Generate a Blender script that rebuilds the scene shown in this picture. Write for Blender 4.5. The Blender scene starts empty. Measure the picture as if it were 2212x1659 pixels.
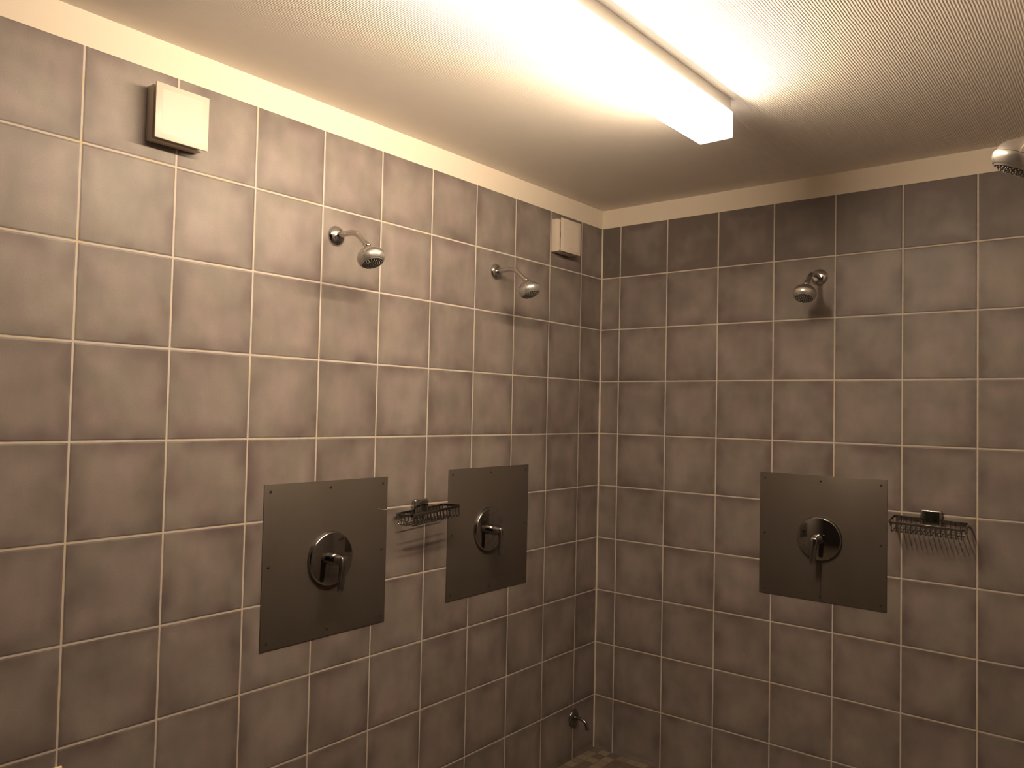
import bpy, bmesh, math, random
from mathutils import Vector, Matrix

scene = bpy.context.scene
COL = scene.collection

# ------------------------------------------------------------------ camera
F_PX, W_PX, H_PX = 1717.597, 2212, 1659
YAW, PITCH, ROLL = 2.24763, 0.03307, 0.02142
cam_data = bpy.data.cameras.new('camera')
cam = bpy.data.objects.new('camera', cam_data)
COL.objects.link(cam)
cam_data.sensor_fit = 'HORIZONTAL'
cam_data.sensor_width = 36.0
cam_data.lens = F_PX / W_PX * 36.0
cam_data.clip_start = 0.02
fwd = Vector((math.cos(PITCH)*math.cos(YAW), math.cos(PITCH)*math.sin(YAW), math.sin(PITCH)))
rgt = fwd.cross(Vector((0, 0, 1))).normalized()
upv = rgt.cross(fwd)
r2 = math.cos(ROLL)*rgt + math.sin(ROLL)*upv
u2 = -math.sin(ROLL)*rgt + math.cos(ROLL)*upv
rot = Matrix((r2, u2, -fwd)).transposed()
cam.matrix_world = Matrix.Translation((2.08651, -3.27898, 1.60165)) @ rot.to_4x4()
scene.camera = cam

# ------------------------------------------------------------------ world, light level, exposure
world = bpy.data.worlds.new('world')
scene.world = world
world.use_nodes = True
world.node_tree.nodes['Background'].inputs[0].default_value = (0, 0, 0, 1)
world.node_tree.nodes['Background'].inputs[1].default_value = 0.0
LAMP_COLOUR = (1.0, 0.775, 0.54)
LAMP_STRENGTH = 246.0
scene.view_settings.view_transform = 'Standard'
scene.view_settings.look = 'None'
scene.view_settings.gamma = 1.0
scene.view_settings.use_curve_mapping = False
scene.view_settings.exposure = 0.0
scene.cycles.use_denoising = True
scene.cycles.max_bounces = 10
scene.cycles.diffuse_bounces = 6
scene.cycles.glossy_bounces = 6
scene.cycles.caustics_reflective = True

# ------------------------------------------------------------------ dimensions
PITCH_T = 0.2496          # tile pitch across
ROW_T = 0.25              # tile pitch up
OFF_L, OFF_B = 0.1799, 0.1043
Z_BAND, Z_CEIL = 2.4955, 2.585
X_RIGHT = 2.0825           # the wall opposite the left wall
Y_RETURN = -2.75          # where that wall ends and the room widens
X_FAR, Y_FRONT = 3.2, -4.6


# ------------------------------------------------------------------ node helpers
class NT:
    def __init__(self, name):
        self.m = bpy.data.materials.new(name)
        self.m.use_nodes = True
        self.t = self.m.node_tree
        self.b = self.t.nodes['Principled BSDF']
        self.out = self.t.nodes['Material Output']

    def n(self, kind, **kw):
        nd = self.t.nodes.new(kind)
        for k, v in kw.items():
            setattr(nd, k, v)
        return nd

    def put(self, sock, val):
        if val is None:
            return
        if hasattr(val, 'is_output') or isinstance(val, bpy.types.NodeSocket):
            self.t.links.new(val, sock)
        else:
            sock.default_value = val

    def math(self, op, a, b=None, c=None, clamp=False):
        nd = self.n('ShaderNodeMath', operation=op, use_clamp=clamp)
        for i, v in enumerate((a, b, c)):
            self.put(nd.inputs[i], v)
        return nd.outputs[0]

    def mix(self, fac, a, b, blend='MIX'):
        nd = self.n('ShaderNodeMix', data_type='RGBA', blend_type=blend)
        self.put(nd.inputs[0], fac)
        self.put(nd.inputs[6], a)
        self.put(nd.inputs[7], b)
        return nd.outputs[2]

    def ramp(self, fac, lo, hi, a=0.0, b=1.0, smooth=True):
        nd = self.n('ShaderNodeMapRange', interpolation_type='SMOOTHSTEP' if smooth else 'LINEAR')
        self.put(nd.inputs[0], fac)
        nd.inputs[1].default_value = lo
        nd.inputs[2].default_value = hi
        nd.inputs[3].default_value = a
        nd.inputs[4].default_value = b
        return nd.outputs[0]

    def noise(self, vec, scale, detail=3.0, rough=0.5, col=False):
        nd = self.n('ShaderNodeTexNoise')
        self.put(nd.inputs['Vector'], vec)
        nd.inputs['Scale'].default_value = scale
        nd.inputs['Detail'].default_value = detail
        nd.inputs['Roughness'].default_value = rough
        return nd.outputs[1] if col else nd.outputs[0]

    def xyz(self):
        tc = self.n('ShaderNodeTexCoord')
        sp = self.n('ShaderNodeSeparateXYZ')
        self.t.links.new(tc.outputs['Object'], sp.inputs[0])
        return tc.outputs['Object'], sp.outputs

    def comb(self, x, y, z):
        nd = self.n('ShaderNodeCombineXYZ')
        for i, v in enumerate((x, y, z)):
            self.put(nd.inputs[i], v)
        return nd.outputs[0]

    def bump(self, h, strength, dist, normal=None):
        nd = self.n('ShaderNodeBump')
        nd.inputs['Strength'].default_value = strength
        nd.inputs['Distance'].default_value = dist
        self.put(nd.inputs['Height'], h)
        if normal is not None:
            self.put(nd.inputs['Normal'], normal)
        return nd.outputs[0]

    def set(self, **kw):
        for k, v in kw.items():
            self.put(self.b.inputs[k.replace('_', ' ')], v)
        return self.m


def tile_material(name, axis, offset, sign):
    """Matte cloudy grey wall tiles with pale grout; axis = world axis across the wall."""
    t = NT(name)
    pos, c = t.xyz()
    across = t.math('MULTIPLY', c[axis], sign)
    u = t.math('DIVIDE', t.math('SUBTRACT', across, offset), PITCH_T)
    v = t.math('DIVIDE', c[2], ROW_T)
    fu, fv = t.math('FRACT', u), t.math('FRACT', v)
    iu, iv = t.math('FLOOR', u), t.math('FLOOR', v)
    du = t.math('MULTIPLY', t.math('MINIMUM', fu, t.math('SUBTRACT', 1.0, fu)), PITCH_T)
    dv = t.math('MULTIPLY', t.math('MINIMUM', fv, t.math('SUBTRACT', 1.0, fv)), ROW_T)
    dv = t.math('ADD', dv, t.math('LESS_THAN', c[2], 0.02))   # no joint along the floor
    # slightly wavering joint edges
    wob = t.math('MULTIPLY', t.math('SUBTRACT', t.noise(pos, 60.0, 2.0), 0.5), 0.0012)
    d = t.math('ADD', t.math('MINIMUM', du, dv), wob)
    tile = t.ramp(d, 0.0021, 0.0030)                      # 0 in the joint, 1 on the tile
    wn = t.n('ShaderNodeTexWhiteNoise', noise_dimensions='3D')
    t.put(wn.inputs['Vector'], t.comb(iu, iv, float(axis) + 3.0))
    jump = t.n('ShaderNodeVectorMath', operation='MULTIPLY_ADD')
    t.put(jump.inputs[0], wn.outputs['Color'])
    jump.inputs[1].default_value = (9.0, 9.0, 9.0)
    t.put(jump.inputs[2], pos)
    cloud = t.noise(jump.outputs[0], 7.0, 2.5, 0.45)
    stretch = t.n('ShaderNodeVectorMath', operation='MULTIPLY')
    t.put(stretch.inputs[0], jump.outputs[0])
    stretch.inputs[1].default_value = (1.0, 1.0, 0.45)
    streak = t.noise(stretch.outputs[0], 19.0, 2.0, 0.5)
    tone = t.math('ADD', t.math('MULTIPLY', cloud, 0.72), t.math('MULTIPLY', streak, 0.28))
    edge = t.ramp(d, 0.0, 0.058)                          # the glaze is printed darker towards the rim, unevenly
    uneven = t.math('ADD', 0.05, t.math('MULTIPLY', t.ramp(t.noise(jump.outputs[0], 9.0, 2.0), 0.35, 0.62), 0.24))
    tone = t.math('ADD', tone, t.math('MULTIPLY', t.math('SUBTRACT', edge, 0.75), uneven))
    tone = t.math('ADD', tone, t.math('MULTIPLY', t.math('SUBTRACT', wn.outputs['Value'], 0.5), 0.05))
    if name == 'grey_wall_tiles_back':                     # top row darker: tile tone, deepened to imitate the dimmer light up there
        tone = t.math('ADD', tone, t.math('MULTIPLY', t.math('GREATER_THAN', c[2], 2.25), -0.25))
    k = t.ramp(tone, 0.20, 0.74, smooth=False)
    base = t.mix(k, (0.126, 0.107, 0.095, 1), (0.278, 0.243, 0.217, 1))
    hue = t.ramp(t.noise(jump.outputs[0], 9.0, 2.0), 0.38, 0.68)
    base = t.mix(t.math('MULTIPLY', hue, 0.75), base, t.mix(k, (0.137, 0.103, 0.099, 1), (0.288, 0.234, 0.226, 1)))
    grain = t.ramp(t.noise(pos, 330.0, 2.0, 0.7), 0.30, 0.72)
    base = t.mix(t.math('MULTIPLY', grain, 0.26), base, (0.11, 0.095, 0.088, 1))
    stain = t.ramp(t.noise(pos, 11.0, 3.0), 0.50, 0.66)
    grout = t.mix(stain, (0.52, 0.465, 0.42, 1), (0.53, 0.45, 0.32, 1))
    colour = t.mix(tile, grout, base)
    pillow = t.ramp(d, 0.002, 0.0075)
    b1 = t.bump(t.noise(pos, 170.0, 3.0, 0.6), 0.10, 0.0012)
    b2 = t.bump(pillow, 0.55, 0.0016, b1)
    rough = t.math('ADD', t.math('MULTIPLY', tile, -0.38), 0.85)
    return t.set(Base_Color=colour, Roughness=rough, Normal=b2, Specular_IOR_Level=0.35)


def floor_material():
    t = NT('mosaic_floor_tiles')
    pos, c = t.xyz()
    P = 0.0505
    u, v = t.math('DIVIDE', c[0], P), t.math('DIVIDE', c[1], P)
    fu, fv = t.math('FRACT', u), t.math('FRACT', v)
    du = t.math('MINIMUM', fu, t.math('SUBTRACT', 1.0, fu))
    dv = t.math('MINIMUM', fv, t.math('SUBTRACT', 1.0, fv))
    d = t.math('MULTIPLY', t.math('MINIMUM', du, dv), P)
    tile = t.ramp(d, 0.0012, 0.0024)
    wn = t.n('ShaderNodeTexWhiteNoise', noise_dimensions='3D')
    t.put(wn.inputs['Vector'], t.comb(t.math('FLOOR', u), t.math('FLOOR', v), 1.0))
    base = t.mix(t.ramp(wn.outputs['Value'], 0.1, 0.9), (0.11, 0.083, 0.063, 1), (0.24, 0.195, 0.145, 1))
    base = t.mix(t.math('MULTIPLY', t.noise(pos, 35.0), 0.35), base, (0.11, 0.095, 0.08, 1))
    colour = t.mix(tile, (0.12, 0.10, 0.08, 1), base)
    return t.set(Base_Color=colour, Roughness=0.5, Normal=t.bump(tile, 0.5, 0.001), Specular_IOR_Level=0.35)


def ceiling_material():
    t = NT('ribbed_white_ceiling_paper')
    pos, c = t.xyz()
    wav = t.math('MULTIPLY', t.math('SUBTRACT', t.noise(pos, 9.0, 4.0, 0.6), 0.5), 0.007)
    fine = t.math('MULTIPLY', t.math('SUBTRACT', t.noise(pos, 55.0, 2.0), 0.5), 0.0026)
    x = t.math('ADD', t.math('ADD', c[0], wav), fine)
    rib = t.math('SINE', t.math('MULTIPLY', x, 2*math.pi/0.0068))
    rib = t.math('MULTIPLY', t.math('ADD', rib, 1.0), 0.5)
    cross = t.math('SINE', t.math('MULTIPLY', t.math('ADD', c[1], fine), 2*math.pi/0.004))
    rib = t.math('ADD', rib, t.math('MULTIPLY', cross, 0.08))
    speck = t.noise(pos, 260.0, 3.0, 0.65)
    b1 = t.bump(speck, 0.25, 0.001)
    b2 = t.bump(rib, 0.42, 0.0011, b1)
    return t.set(Base_Color=(0.84, 0.79, 0.735, 1), Roughness=0.75, Normal=b2, Specular_IOR_Level=0.25)


def plain(name, colour, rough, metal=0.0, spec=0.5, noise_amt=0.0, scale=40.0, bump=0.0):
    t = NT(name)
    pos, c = t.xyz()
    if noise_amt:
        k = t.noise(pos, scale, 3.0)
        dark = tuple(x*(1-noise_amt) for x in colour[:3]) + (1,)
        t.set(Base_Color=t.mix(k, dark, colour))
    else:
        t.set(Base_Color=colour)
    if bump:
        t.set(Normal=t.bump(t.noise(pos, scale*6, 2.0), bump, 0.0006))
    return t.set(Roughness=rough, Metallic=metal, Specular_IOR_Level=spec)


def steel_material():
    t = NT('dull_stainless_sheet')
    pos, c = t.xyz()
    st = t.n('ShaderNodeVectorMath', operation='MULTIPLY')
    t.put(st.inputs[0], pos)
    st.inputs[1].default_value = (1.0, 1.0, 0.25)
    blot = t.noise(st.outputs[0], 6.0, 4.0, 0.6)
    grain = t.noise(pos, 900.0, 1.0)
    base = t.mix(blot, (0.092, 0.078, 0.066, 1), (0.125, 0.106, 0.090, 1))
    rough = t.math('ADD', 0.44, t.math('MULTIPLY', blot, 0.10))
    return t.set(Base_Color=base, Metallic=0.45, Specular_IOR_Level=0.3, Roughness=rough, Normal=t.bump(grain, 0.12, 0.0004))


def lamp_material():
    """Thin prismatic plastic: lets most of the tube's light straight through and glows a little itself."""
    t = NT('lit_prismatic_diffuser')
    t.set(Base_Color=(0.85, 0.83, 0.78, 1), Roughness=0.35)
    t.b.inputs['Emission Color'].default_value = (1.0, 0.86, 0.68, 1)
    t.b.inputs['Emission Strength'].default_value = 15.0
    tr = t.n('ShaderNodeBsdfTransparent')
    mx = t.n('ShaderNodeMixShader')
    mx.inputs[0].default_value = 0.15
    t.t.links.new(tr.outputs[0], mx.inputs[1])
    t.t.links.new(t.b.outputs[0], mx.inputs[2])
    t.t.links.new(mx.outputs[0], t.out.inputs['Surface'])
    return t.m


def tube_material():
    t = NT('lit_fluorescent_tube')
    t.set(Base_Color=(0.8, 0.8, 0.8, 1), Roughness=0.4)
    t.b.inputs['Emission Color'].default_value = LAMP_COLOUR + (1,)
    t.b.inputs['Emission Strength'].default_value = LAMP_STRENGTH
    return t.m



M = {
    'tile_left': tile_material('grey_wall_tiles_left', 1, OFF_L, -1.0),
    'tile_back': tile_material('grey_wall_tiles_back', 0, OFF_B, 1.0),
    'tile_right': tile_material('grey_wall_tiles_right', 1, OFF_L, -1.0),
    'dark_wall': plain('dark_painted_wall', (0.045, 0.040, 0.036, 1), 0.7, noise_amt=0.2, scale=6),
    'floor': floor_material(),
    'ceiling': ceiling_material(),
    'band': plain('cream_wall_paint', (0.70, 0.625, 0.525, 1), 0.6, spec=0.3, noise_amt=0.05, scale=20, bump=0.05),
    'caulk': plain('pale_corner_sealant', (0.60, 0.53, 0.44, 1), 0.6, noise_amt=0.2, scale=30),
    'steel': steel_material(),
    'chrome': plain('polished_chrome', (0.56, 0.55, 0.54, 1), 0.07, metal=1.0),
    'mixer_chrome': plain('dark_reflecting_chrome', (0.38, 0.37, 0.36, 1), 0.07, metal=1.0),
    'satin': plain('satin_chrome_plastic', (0.52, 0.50, 0.47, 1), 0.27, metal=0.75),
    'pipe': plain('brushed_chrome_pipe', (0.56, 0.54, 0.52, 1), 0.16, metal=1.0),
    'old_pipe': plain('dull_old_chrome', (0.30, 0.28, 0.265, 1), 0.24, metal=1.0, noise_amt=0.2),
    'dark_face': plain('dark_grey_rubber_face', (0.07, 0.065, 0.06, 1), 0.45, noise_amt=0.2),
    'nozzle': plain('pale_grey_nozzles', (0.42, 0.40, 0.36, 1), 0.4, noise_amt=0.2),
    'black_chrome': plain('dark_chrome_wire', (0.30, 0.29, 0.28, 1), 0.16, metal=1.0),
    'screw': plain('dark_screw_steel', (0.028, 0.024, 0.021, 1), 0.5, metal=0.3),
    'white_plastic': plain('white_plastic', (0.575, 0.505, 0.43, 1), 0.38, noise_amt=0.03),
    'dark_void': plain('black_fan_opening', (0.015, 0.014, 0.013, 1), 0.8),
    'logo': plain('grey_embossed_lettering', (0.46, 0.40, 0.33, 1), 0.5),
    'lamp': lamp_material(),
    'tube': tube_material(),
    'white_metal': plain('white_enamelled_metal', (0.80, 0.78, 0.74, 1), 0.4, noise_amt=0.03),
    'yellow': plain('pale_yellow_plastic', (0.72, 0.60, 0.30, 1), 0.45, noise_amt=0.1),
    'streak': plain('thin_dark_streak', (0.022, 0.018, 0.015, 1), 0.6, noise_amt=0.3),
    'scratch': plain('bright_scratch', (0.75, 0.70, 0.60, 1), 0.4),
}


# ------------------------------------------------------------------ mesh helpers
def finish(name, bm, mat, parent=None, loc=(0, 0, 0), smooth=True, angle=35.0):
    bmesh.ops.recalc_face_normals(bm, faces=bm.faces[:])
    me = bpy.data.meshes.new(name)
    bm.to_mesh(me)
    bm.free()
    me.materials.append(M[mat] if isinstance(mat, str) else mat)
    if smooth:
        for p in me.polygons:
            p.use_smooth = True
        me.set_sharp_from_angle(angle=math.radians(angle))
    o = bpy.data.objects.new(name, me)
    COL.objects.link(o)
    o.location = loc
    if parent is not None:
        o.parent = parent
    return o


def box(bm, lo, hi, bevel=0.0, seg=2):
    c = [(a+b)/2 for a, b in zip(lo, hi)]
    s = [abs(b-a) for a, b in zip(lo, hi)]
    g = bmesh.ops.create_cube(bm, size=1.0)
    vs = g['verts']
    for v in vs:
        v.co = Vector((v.co.x*s[0]+c[0], v.co.y*s[1]+c[1], v.co.z*s[2]+c[2]))
    if bevel:
        es = list({e for v in vs for e in v.link_edges})
        bmesh.ops.bevel(bm, geom=es, offset=bevel, segments=seg, profile=0.5, affect='EDGES')


def frame_of(axis):
    a = Vector(axis).normalized()
    h = Vector((0, 1, 0)) if abs(a.y) < 0.9 else Vector((1, 0, 0))
    e1 = (h - a*h.dot(a)).normalized()
    return a, e1, a.cross(e1)


def lathe(bm, profile, origin, axis, seg=40):
    """profile: (distance along axis, radius)."""
    a, e1, e2 = frame_of(axis)
    o = Vector(origin)
    rings = []
    for s, r in profile:
        if r < 1e-6:
            rings.append([bm.verts.new(o + a*s)])
        else:
            rings.append([bm.verts.new(o + a*s + (e1*math.cos(2*math.pi*i/seg) + e2*math.sin(2*math.pi*i/seg))*r)
                          for i in range(seg)])
    for A, B in zip(rings, rings[1:]):
        for i in range(seg):
            j = (i+1) % seg
            if len(A) == 1 and len(B) == 1:
                continue
            if len(A) == 1:
                bm.faces.new((A[0], B[i], B[j]))
            elif len(B) == 1:
                bm.faces.new((A[i], A[j], B[0]))
            else:
                bm.faces.new((A[i], A[j], B[j], B[i]))
    for R in (rings[0], rings[-1]):
        if len(R) > 2:
            bm.faces.new(R)


def bend(points, radius, n=6):
    """Round the inner corners of a polyline."""
    P = [Vector(p) for p in points]
    out = [P[0]]
    for a, b, c in zip(P, P[1:], P[2:]):
        d1, d2 = (a-b), (c-b)
        r = min(radius, d1.length*0.48, d2.length*0.48)
        s, e = b + d1.normalized()*r, b + d2.normalized()*r
        for i in range(n+1):
            t = i/n
            out.append(s*(1-t)**2 + b*2*t*(1-t) + e*t*t)
    out.append(P[-1])
    return out


def tube(bm, pts, r, seg=12, closed=False):
    pts = [Vector(p) for p in pts]
    n = len(pts)
    rings = []
    prev = None
    for i, p in enumerate(pts):
        if closed:
            d = (pts[(i+1) % n] - pts[i-1]).normalized()
        else:
            d = (pts[min(i+1, n-1)] - pts[max(i-1, 0)]).normalized()
        if prev is None:
            _, e1, _ = frame_of(d)
        else:
            e1 = (prev - d*prev.dot(d)).normalized()
        prev = e1
        e2 = d.cross(e1)
        rr = r(i/(n-1)) if callable(r) else r
        rings.append([bm.verts.new(p + (e1*math.cos(2*math.pi*k/seg) + e2*math.sin(2*math.pi*k/seg))*rr)
                      for k in range(seg)])
    pairs = list(zip(rings, rings[1:]))
    if closed:
        pairs.append((rings[-1], rings[0]))
    for A, B in pairs:
        for k in range(seg):
            j = (k+1) % seg
            bm.faces.new((A[k], A[j], B[j], B[k]))
    if not closed:
        bm.faces.new(rings[0])
        bm.faces.new(rings[-1])


def strip(bm, pts, width_dir, w, normal_t, closed=True):
    """A flat band swept along a closed outline: height w along width_dir, thickness normal_t outward."""
    pts = [Vector(p) for p in pts]
    n = len(pts)
    wd = Vector(width_dir).normalized()
    rings = []
    for i, p in enumerate(pts):
        d = (pts[(i+1) % n] - pts[i-1]).normalized()
        nd = d.cross(wd).normalized()
        q = [p + wd*w/2 + nd*normal_t/2, p - wd*w/2 + nd*normal_t/2, p - wd*w/2 - nd*normal_t/2, p + wd*w/2 - nd*normal_t/2]
        rings.append([bm.verts.new(x) for x in q])
    for i in range(n):
        A, B = rings[i], rings[(i+1) % n]
        for k in range(4):
            j = (k+1) % 4
            bm.faces.new((A[k], A[j], B[j], B[k]))


def loft(bm, sections):
    rings = [[bm.verts.new(Vector(p)) for p in s] for s in sections]
    for A, B in zip(rings, rings[1:]):
        n = len(A)
        for k in range(n):
            j = (k+1) % n
            bm.faces.new((A[k], A[j], B[j], B[k]))
    bm.faces.new(rings[0])
    bm.faces.new(rings[-1])


# ------------------------------------------------------------------ object bookkeeping
def structure(o):
    o['kind'] = 'structure'
    return o


def thing(name, label, category, loc, rotz=0.0, group=None):
    o = bpy.data.objects.new(name, None)
    o.empty_display_size = 0.05
    COL.objects.link(o)
    o.location = loc
    o.rotation_euler = (0, 0, rotz)
    o['label'] = label
    o['category'] = category
    if group:
        o['group'] = group
    return o


def copy_thing(src, loc, rotz, label):
    r = src.copy()
    COL.objects.link(r)
    r.location = loc
    r.rotation_euler = (0, 0, rotz)
    r['label'] = label
    for ch in list(src.children):
        c = ch.copy()
        COL.objects.link(c)
        c.parent = r
        for g in list(ch.children):
            d = g.copy()
            COL.objects.link(d)
            d.parent = c
    return r


def child(o, name):
    return [c for c in o.children if c.name.split('.')[0] == name]


# local frame of wall things: +X out of the wall, +Y to the viewer's right, +Z up
ON_LEFT, ON_BACK, ON_RIGHT = 0.0, -math.pi/2, math.pi


# ------------------------------------------------------------------ the room
def wall(name, lo, hi, mat):
    bm = bmesh.new()
    box(bm, lo, hi)
    return structure(finish(name, bm, mat, smooth=False))


T = 0.10
wall('wall_left', (-T, Y_RETURN, -T), (0, T, Z_BAND), 'tile_left')
wall('wall_left_front', (-T, Y_FRONT-T, -T), (0, Y_RETURN, Z_BAND), 'tile_left')
wall('wall_back', (0, 0, -T), (X_RIGHT+T, T, Z_BAND), 'tile_back')
wall('wall_right', (X_RIGHT, Y_RETURN, -T), (X_RIGHT+T, 0, Z_BAND), 'tile_right')
wall('wall_right_return', (X_RIGHT+T, Y_RETURN, -T), (X_FAR+T, Y_RETURN+T, Z_BAND), 'dark_wall')
wall('wall_far_right', (X_FAR, Y_FRONT-T, -T), (X_FAR+T, Y_RETURN, Z_BAND), 'dark_wall')
wall('wall_front', (0, Y_FRONT-T, -T), (X_FAR, Y_FRONT, Z_BAND), 'dark_wall')
wall('trim_1', (-T, Y_FRONT-T, Z_BAND), (-0.001, T, Z_CEIL+T), 'band')
wall('trim_2', (-0.001, 0.001, Z_BAND), (X_RIGHT+T, T, Z_CEIL+T), 'band')
wall('trim_3', (X_RIGHT+0.001, Y_RETURN+0.001, Z_BAND), (X_RIGHT+T, 0.001, Z_CEIL+T), 'band')
wall('trim_4', (X_RIGHT+T, Y_RETURN+0.001, Z_BAND), (X_FAR+T, Y_RETURN+T, Z_CEIL+T), 'band')
wall('trim_5', (X_FAR+0.001, Y_FRONT-T, Z_BAND), (X_FAR+T, Y_RETURN+0.001, Z_CEIL+T), 'band')
wall('trim_6', (-0.001, Y_FRONT-T, Z_BAND), (X_FAR+0.001, Y_FRONT-0.001, Z_CEIL+T), 'band')

bm = bmesh.new()
box(bm, (0, Y_FRONT, -T), (X_FAR, 0, 0))
structure(finish('floor', bm, 'floor', smooth=False))
bm = bmesh.new()
box(bm, (-0.001, Y_FRONT-0.001, Z_CEIL), (X_FAR+0.001, 0.001, Z_CEIL+T))
structure(finish('ceiling', bm, 'ceiling', smooth=False))

# pale sealant run down the corner
bm = bmesh.new()
n = 60
secs = []
rnd = random.Random(4)
for i in range(n+1):
    z = 0.002 + (Z_BAND-0.004)*i/n
    w1, w2 = 0.0058 + rnd.uniform(-0.0010, 0.0010), 0.0052 + rnd.uniform(-0.0010, 0.0010)
    secs.append([(0.0, 0.0, z), (0.0, -w1, z), (0.0022, -w1*0.55, z), (w2*0.55, -0.0022, z), (w2, 0.0, z)])
loft(bm, secs)
structure(finish('trim_7', bm, 'caulk'))


# ------------------------------------------------------------------ ceiling lamp
lamp = thing('ceiling_lamp', 'long lit box-shaped ceiling lamp with glowing white diffuser', 'lamp', (1.0213, -0.95, Z_CEIL), math.radians(-1.0))
LEN, HW = 1.50, 0.0553
bm = bmesh.new()
box(bm, (-HW+0.004, -LEN+0.006, -0.038), (HW-0.004, -0.006, 0.0), 0.0015)
finish('lamp_housing', bm, 'white_metal', lamp)
bm = bmesh.new()
box(bm, (-HW, -LEN, -0.122), (HW, 0.0, -0.0385), 0.004, 3)
finish('lamp_diffuser', bm, 'lamp', lamp)
bm = bmesh.new()
lathe(bm, [(0.0, 0.0), (0.0005, 0.0125), (0.004, 0.0130), (LEN-0.134, 0.0130), (LEN-0.1305, 0.0125), (LEN-0.130, 0.0)], (0, -0.065, -0.083), (0, -1, 0), 24)
finish('fluorescent_tube', bm, 'tube', lamp)
for y in (-0.060, -LEN+0.060):
    bm = bmesh.new()
    box(bm, (-0.016, y-0.004, -0.102), (0.016, y+0.004, -0.0390), 0.002, 2)
    finish('tube_holder', bm, 'white_metal', lamp)


# ------------------------------------------------------------------ steel plates
PW, PH, PT = 0.498, 0.502, 0.003


def make_plate(label, loc, rotz):
    p = thing('steel_cover_plate', label, 'wall plate', loc, rotz, 'square steel plates behind the shower mixers')
    bm = bmesh.new()
    box(bm, (0.0, -PW/2, -PH/2), (PT, PW/2, PH/2), 0.0008, 2)
    finish('steel_sheet', bm, 'steel', p)
    k = 0.022
    for y, z in [(-1, -1), (-1, 0), (-1, 1), (0, -1), (0, 1), (1, -1), (1, 0), (1, 1)]:
        bm = bmesh.new()
        lathe(bm, [(0.0, 0.0044), (0.0009, 0.0044), (0.0016, 0.0030), (0.0019, 0.0014), (0.0013, 0.0010), (0.0013, 0.0)],
              (0, 0, 0), (1, 0, 0), 16)
        finish('screw', bm, 'screw', p, (PT, y*(PW/2-k), z*(PH/2-k)))
    return p


plate_a = make_plate('square dull steel plate on left wall behind the mixer nearest the camera', (0, -1.6168, 1.1095), ON_LEFT)
plate_b = copy_thing(plate_a, (0, -0.8084, 1.1205), ON_LEFT, 'square dull steel plate on left wall nearest the corner, beside the wire basket')
plate_c = copy_thing(plate_a, (1.0535, 0, 1.1150), ON_BACK, 'square steel plate on the right-hand wall with a thin dark line')
bm = bmesh.new()
box(bm, (0, -0.0009, -0.0), (0.0005, 0.0009, 0.145))  # thin dark line up the lower part of the plate
s = finish('dark_streak', bm, 'streak', plate_c, (PT, 0.004, -PH/2+0.002), smooth=False)
s['label'] = 'thin dark line'
bm = bmesh.new()
loft(bm, [[(0, 0, -0.0005), (0.0004, 0, -0.0005), (0.0004, 0, 0.0005), (0, 0, 0.0005)],
          [(0, 0.040, -0.0070), (0.0004, 0.040, -0.0070), (0.0004, 0.040, -0.0058), (0, 0.040, -0.0058)]])
s = finish('scratch', bm, 'scratch', plate_a, (PT, PW/2-0.041, 0.142), smooth=False)
s['label'] = 'short bright scratch at the right edge'


# ------------------------------------------------------------------ mixers
def make_mixer(label, loc, rotz, turn):
    m = thing('shower_mixer', label, 'shower mixer', loc, rotz, 'single-lever chrome shower mixers')
    bm = bmesh.new()
    lathe(bm, [(0, 0.0885), (0.004, 0.0885), (0.0105, 0.0865), (0.0135, 0.0840), (0.0140, 0.0825), (0.0140, 0.0)],
          (0, 0, 0), (1, 0, 0), 72)
    finish('escutcheon', bm, 'mixer_chrome', m)
    bm = bmesh.new()
    lathe(bm, [(0.0, 0.0200), (0.0140, 0.0205), (0.0146, 0.0196), (0.0152, 0.0205), (0.0270, 0.0205), (0.0300, 0.0198),
               (0.0540, 0.0150), (0.0580, 0.0140), (0.0600, 0.0120), (0.0600, 0.0)], (0, 0, 0), (1, 0, 0), 40)
    finish('handle_hub', bm, 'mixer_chrome', m, (0.0140, 0, 0))
    bm = bmesh.new()
    secs = []
    #  z, x centre, half thickness, half width
    for z, xc, ht, hw in [(0.0150, 0.0005, 0.0020, 0.0080), (0.0130, 0.0005, 0.0060, 0.0115), (0.0050, 0.0015, 0.0085, 0.0135),
                          (-0.0120, 0.0025, 0.0085, 0.0135), (-0.0350, 0.0020, 0.0066, 0.0125), (-0.0700, 0.0000, 0.0058, 0.0118),
                          (-0.0900, -0.0010, 0.0056, 0.0112), (-0.0955, -0.0010, 0.0048, 0.0100), (-0.0975, -0.0010, 0.0030, 0.0070)]:
        ring = []
        for i in range(24):
            a = 2*math.pi*i/24
            ca, sa = math.cos(a), math.sin(a)
            e = 0.55
            ring.append((xc + ht*math.copysign(abs(ca)**e, ca), hw*math.copysign(abs(sa)**e, sa), z))
        secs.append(ring)
    loft(bm, secs)
    lv = finish('lever', bm, 'mixer_chrome', m, (0.0140+0.0540, 0, 0), angle=50)
    lv.rotation_euler = (turn, 0, 0)
    return m


mix_a = make_mixer('chrome lever mixer on the left-hand steel plate nearest the camera', (PT, -1.6130, 1.1080), ON_LEFT, math.radians(-5))
mix_b = copy_thing(mix_a, (PT, -0.8190, 1.1215), ON_LEFT, 'chrome lever mixer on the steel plate nearest the corner')
mix_c = copy_thing(mix_a, (1.0515, -PT, 1.1145), ON_BACK, 'chrome lever mixer on the right-hand wall, left of a wire basket')
child(mix_b, 'lever')[0].rotation_euler = (0, 0, 0)
child(mix_c, 'lever')[0].rotation_euler = (math.radians(-4), 0, 0)


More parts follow.
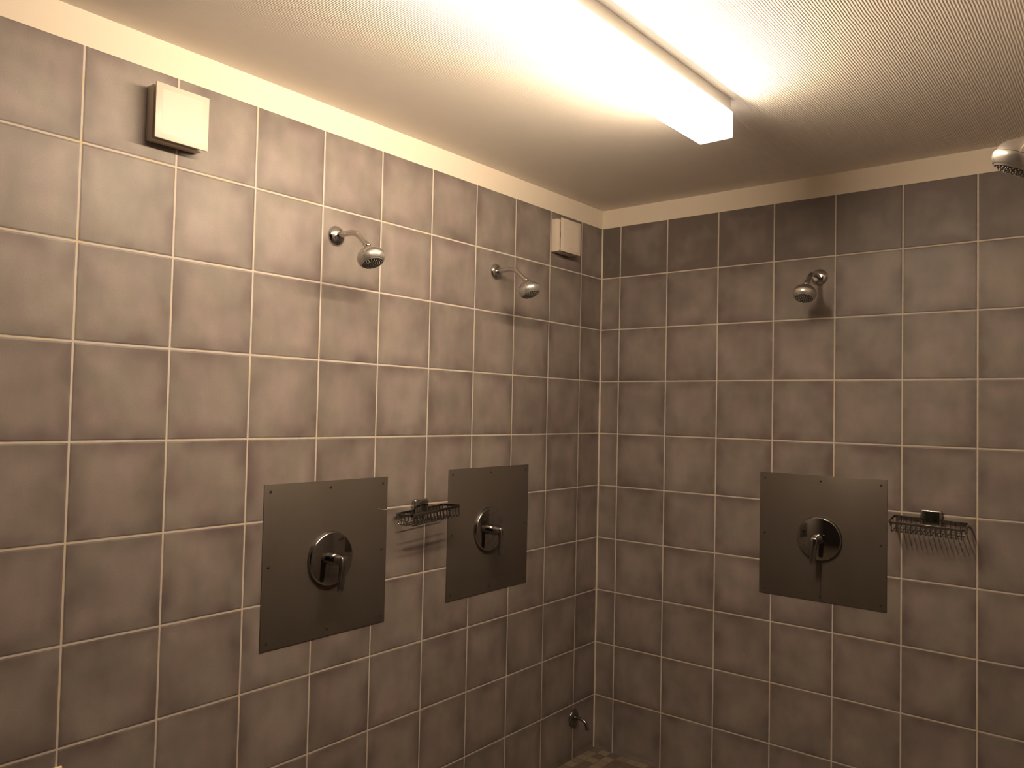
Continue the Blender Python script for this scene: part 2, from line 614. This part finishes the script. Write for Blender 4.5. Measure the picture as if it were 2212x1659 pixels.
# ------------------------------------------------------------------ showers
def make_shower(label, loc, rotz):
    s = thing('wall_shower', label, 'shower head', loc, rotz, 'fixed chrome wall shower heads')
    bm = bmesh.new()
    lathe(bm, [(0, 0.0325), (0.0020, 0.0330), (0.0055, 0.0318), (0.0100, 0.0275), (0.0135, 0.0205), (0.0155, 0.0135), (0.0160, 0.0)],
          (0, 0, 0), (1, 0, 0), 48)
    finish('wall_flange', bm, 'chrome', s)
    bm = bmesh.new()
    A, B, C = Vector((0.012, 0, 0)), Vector((0.0960, 0, 0.0030)), Vector((0.1500, 0, -0.0430))
    tube(bm, bend([A, B, C], 0.030, 10), 0.0093, 20)
    finish('shower_arm', bm, 'pipe', s)
    ball = Vector((0.1575, 0, -0.0500))
    d = (C-B).normalized()
    bm = bmesh.new()
    lathe(bm, [(-0.016, 0.0100), (-0.0155, 0.0106), (-0.0105, 0.0106), (-0.0100, 0.0096), (-0.0092, 0.0108), (0.0020, 0.0112),
               (0.0050, 0.0102), (0.0070, 0.0080), (0.0075, 0.0)], ball, d, 28)
    finish('collar_nut', bm, 'chrome', s)
    ax = Vector((math.cos(math.radians(66)), 0, -math.sin(math.radians(66))))
    o0 = ball + ax*0.002
    bm = bmesh.new()
    lathe(bm, [(0.0, 0.0), (0.001, 0.0110), (0.006, 0.0145), (0.010, 0.0215), (0.015, 0.0295), (0.021, 0.0362), (0.027, 0.0408),
               (0.033, 0.0434), (0.0375, 0.0441), (0.0380, 0.0434), (0.0380, 0.0)], o0, ax, 56)
    finish('head_shell', bm, 'chrome', s)
    bm = bmesh.new()
    lathe(bm, [(0.0375, 0.0380), (0.0382, 0.0438), (0.0410, 0.0444), (0.0470, 0.0436), (0.0530, 0.0415), (0.0575, 0.0388), (0.0590, 0.0372),
               (0.0583, 0.0360), (0.0590, 0.0352), (0.0618, 0.0340), (0.0625, 0.0330), (0.0618, 0.0322), (0.0520, 0.0315)], o0, ax, 56)
    finish('spray_ring', bm, 'satin', s)
    bm = bmesh.new()
    lathe(bm, [(0.0520, 0.0315), (0.0616, 0.0322), (0.0632, 0.0255), (0.0641, 0.0120), (0.0643, 0.0)], o0, ax, 40)
    fc = finish('spray_face', bm, 'dark_face', s)
    bm = bmesh.new()
    _, e1, e2 = frame_of(ax)
    for R, cnt, h in [(0.0, 1, 0.0642), (0.008, 6, 0.0640), (0.0155, 12, 0.0637), (0.0220, 16, 0.0632), (0.0285, 20, 0.0622)]:
        for i in range(cnt):
            a = 2*math.pi*i/cnt + R*40
            lathe(bm, [(-0.001, 0.0013), (0.0010, 0.0012), (0.0022, 0.0009), (0.0023, 0.0)],
                  o0 + ax*h + (e1*math.cos(a)+e2*math.sin(a))*R, ax, 8)
    nz = finish('spray_nozzles', bm, 'nozzle', fc)
    nz['label'] = 'pale nozzles on the dark face'
    return s


sh_a = make_shower('chrome wall shower head on left wall nearest the camera', (0, -1.6220, 2.1620), ON_LEFT)
sh_b = copy_thing(sh_a, (0, -0.8035, 2.1675), ON_LEFT, 'chrome wall shower head on left wall nearest the corner')
sh_c = copy_thing(sh_a, (1.0410, 0, 2.1680), ON_BACK, 'chrome wall shower head on right-hand wall above the plate with a thin dark line')
sh_d = copy_thing(sh_a, (X_RIGHT, -1.6350, 2.1540), ON_RIGHT, 'large near chrome shower head cut off by the right edge of the photo')


# ------------------------------------------------------------------ extractor vents
def make_vent(label, loc, rotz):
    """loc = lower left wall corner of the box, seen from the room."""
    v = thing('extractor_vent', label, 'vent', loc, rotz, 'white square extractor vents high on the left wall')
    BW, BH, BD = 0.141, 0.1462, 0.0345
    bm = bmesh.new()
    box(bm, (0, 0, 0), (BD, BW, BH), 0.0015, 2)
    finish('vent_box', bm, 'white_plastic', v)
    bm = bmesh.new()
    box(bm, (BD-0.002, 0.007, 0.004), (0.0425, BW-0.007, BH-0.004), 0.0015, 2)
    inner = finish('inner_frame', bm, 'white_plastic', v)
    bm = bmesh.new()
    lathe(bm, [(0.0, 0.0615), (0.0008, 0.0615), (0.0008, 0.0)], (0.0425, BW/2, BH/2), (1, 0, 0), 48)
    op = finish('fan_opening', bm, 'dark_void', inner)
    op['label'] = 'black round fan opening'
    for y, z in [(0.0105, 0.012), (0.0105, BH-0.012), (BW-0.0105, 0.012), (BW-0.0105, BH-0.012)]:
        bm = bmesh.new()
        lathe(bm, [(0, 0.0036), (0.0140, 0.0036)], (0.0415, y, z), (1, 0, 0), 14)
        finish('cover_post', bm, 'white_plastic', v)
    bm = bmesh.new()
    box(bm, (0.0545, -0.0052, -0.0020), (0.0600, 0.1450, BH-0.0003), 0.0012, 2)
    cov = finish('cover_panel', bm, 'white_plastic', v)
    bm = bmesh.new()
    box(bm, (0.0599, 0.0130, 0.0130), (0.06010, 0.1270, BH-0.0150), 0.0001, 1)
    finish('raised_field', bm, 'white_plastic', cov)
    bm = bmesh.new()
    x = 0.0
    rnd = random.Random(11)
    for k in range(7):
        h = rnd.choice((0.0022, 0.0022, 0.0030))
        box(bm, (0, x, 0), (0.0003, x+0.0011, h))
        box(bm, (0, x, h-0.0007), (0.0003, x+0.0022, h))
        x += 0.0029
    lg = finish('embossed_lettering', bm, 'logo', cov, (0.0601, 0.0600, 0.0190), smooth=False)
    lg['label'] = 'tiny grey embossed lettering'
    return v


vent_a = make_vent('white square extractor vent high on left wall, nearest the camera', (0, -2.2640, 2.2992), ON_LEFT)
vent_b = copy_thing(vent_a, (0, -0.4240, 2.3130), ON_LEFT, 'white square extractor vent high on left wall beside the room corner')


# ------------------------------------------------------------------ wire soap baskets
def make_basket(label, loc, rotz):
    b = thing('soap_basket', label, 'soap basket', loc, rotz, 'wire soap baskets on the tiled walls')
    bm = bmesh.new()
    box(bm, (0, -0.0360, -0.0300), (0.0200, 0.0360, 0.0300), 0.0075, 4)
    finish('mount_block', bm, 'chrome', b)
    W2, D0, D1, HT = 0.1240, 0.0120, 0.1000, 0.0370
    bm = bmesh.new()
    cr = 0.012
    loop = []
    for (cx, cy, a0) in [(D1-cr, W2-cr, 0), (D0+cr, W2-cr, 90), (D0+cr, -W2+cr, 180), (D1-cr, -W2+cr, 270)]:
        for i in range(6):
            a = math.radians(a0 + 90*i/5)
            loop.append((cx + cr*math.cos(a), cy + cr*math.sin(a), 0))
    strip(bm, loop, (0, 0, 1), 0.0092, 0.0032)
    bmesh.ops.bevel(bm, geom=bm.edges[:], offset=0.0004, segments=1, affect='EDGES')
    rim = finish('rim_band', bm, 'black_chrome', b, (0, 0, -0.0395), smooth=True)
    N = 15
    for i in range(N):
        y = -W2 + 0.010 + (2*W2-0.020)*i/(N-1)
        bm = bmesh.new()
        pts = bend([(D1-0.002, y, 0.001), (D1-0.003, y, -HT), (D0+0.004, y, -HT), (D0+0.002, y, 0.001)], 0.006, 4)
        tube(bm, pts, 0.0019, 8)
        finish('cross_wire', bm, 'black_chrome', rim)
    for sgn in (-1, 1):
        y = sgn*(W2-0.0015)
        bm = bmesh.new()
        pts = bend([(D1-0.022, y, 0), (D1-0.024, y, -0.021), (D0+0.022, y, -0.021), (D0+0.020, y, 0)], 0.006, 4)
        tube(bm, pts, 0.0016, 8)
        finish('end_wire', bm, 'black_chrome', rim)
    for x in (D0+0.012, (D0+D1)/2, D1-0.012):
        bm = bmesh.new()
        tube(bm, [(x, -W2+0.009, -HT+0.0026), (x, W2-0.009, -HT+0.0026)], 0.0013, 8)
        finish('length_wire', bm, 'black_chrome', rim)
    return b


bas_a = make_basket('wire soap basket on left wall between the two steel plates', (0, -1.2125, 1.2440+0.0315), ON_LEFT)
bas_b = copy_thing(bas_a, (1.4548, 0, 1.2395+0.0290), ON_BACK, 'wire soap basket on right-hand wall casting long striped shadows')
bas_a.location.z = 1.2425
bas_b.location.z = 1.2385
child(bas_a, 'rim_band')[0].location = (0, -0.002, -0.0085)
child(bas_a, 'rim_band')[0].rotation_euler = (math.radians(3.7), math.radians(-2), 0)
child(bas_b, 'rim_band')[0].location = (0.0, -0.002, -0.0050)
child(bas_b, 'rim_band')[0].rotation_euler = (math.radians(-1.4), math.radians(10), 0)


# ------------------------------------------------------------------ low spout
sp = thing('wall_spout', 'small curved metal spout low on left wall beside the corner', 'spout', (0, -0.1780, 0.1890), ON_LEFT)
bm = bmesh.new()
lathe(bm, [(0, 0.0370), (0.0040, 0.0372), (0.0085, 0.0345), (0.0120, 0.0270), (0.0135, 0.0160), (0.0138, 0.0)], (0, 0, 0), (1, 0, 0), 40)
finish('wall_flange', bm, 'old_pipe', sp)
bm = bmesh.new()
lathe(bm, [(0.010, 0.0125), (0.0200, 0.0125), (0.0210, 0.0110), (0.0210, 0.0)], (0, 0, 0), (1, 0, 0), 24)
finish('collar_nut', bm, 'old_pipe', sp)
bm = bmesh.new()
tube(bm, bend([(0.012, 0, 0.002), (0.0500, 0, 0.004), (0.0720, 0, -0.010), (0.0780, 0, -0.0350)], 0.022, 8), 0.0078, 16)
lathe(bm, [(0.0, 0.0088), (0.006, 0.0088), (0.0065, 0.006), (0.004, 0.0)], (0.0770, 0, -0.0310), (0.22, 0, -0.97), 16)
finish('spout_pipe', bm, 'old_pipe', sp)

# ------------------------------------------------------------------ little yellow plastic hook low on the left wall
hk = thing('wall_clip', 'small pale yellow plastic clip at the bottom left edge of the photo', 'clip', (0, -2.4260, 0.6900), ON_LEFT)
bm = bmesh.new()
box(bm, (0, -0.0120, -0.0220), (0.0080, 0.0120, 0.0190), 0.0035, 3)
finish('clip_plate', bm, 'yellow', hk)
bm = bmesh.new()
tube(bm, bend([(0.006, 0, -0.010), (0.020, 0, -0.014), (0.022, 0, -0.002)], 0.006, 4), 0.0035, 10)
finish('clip_hook', bm, 'yellow', hk)
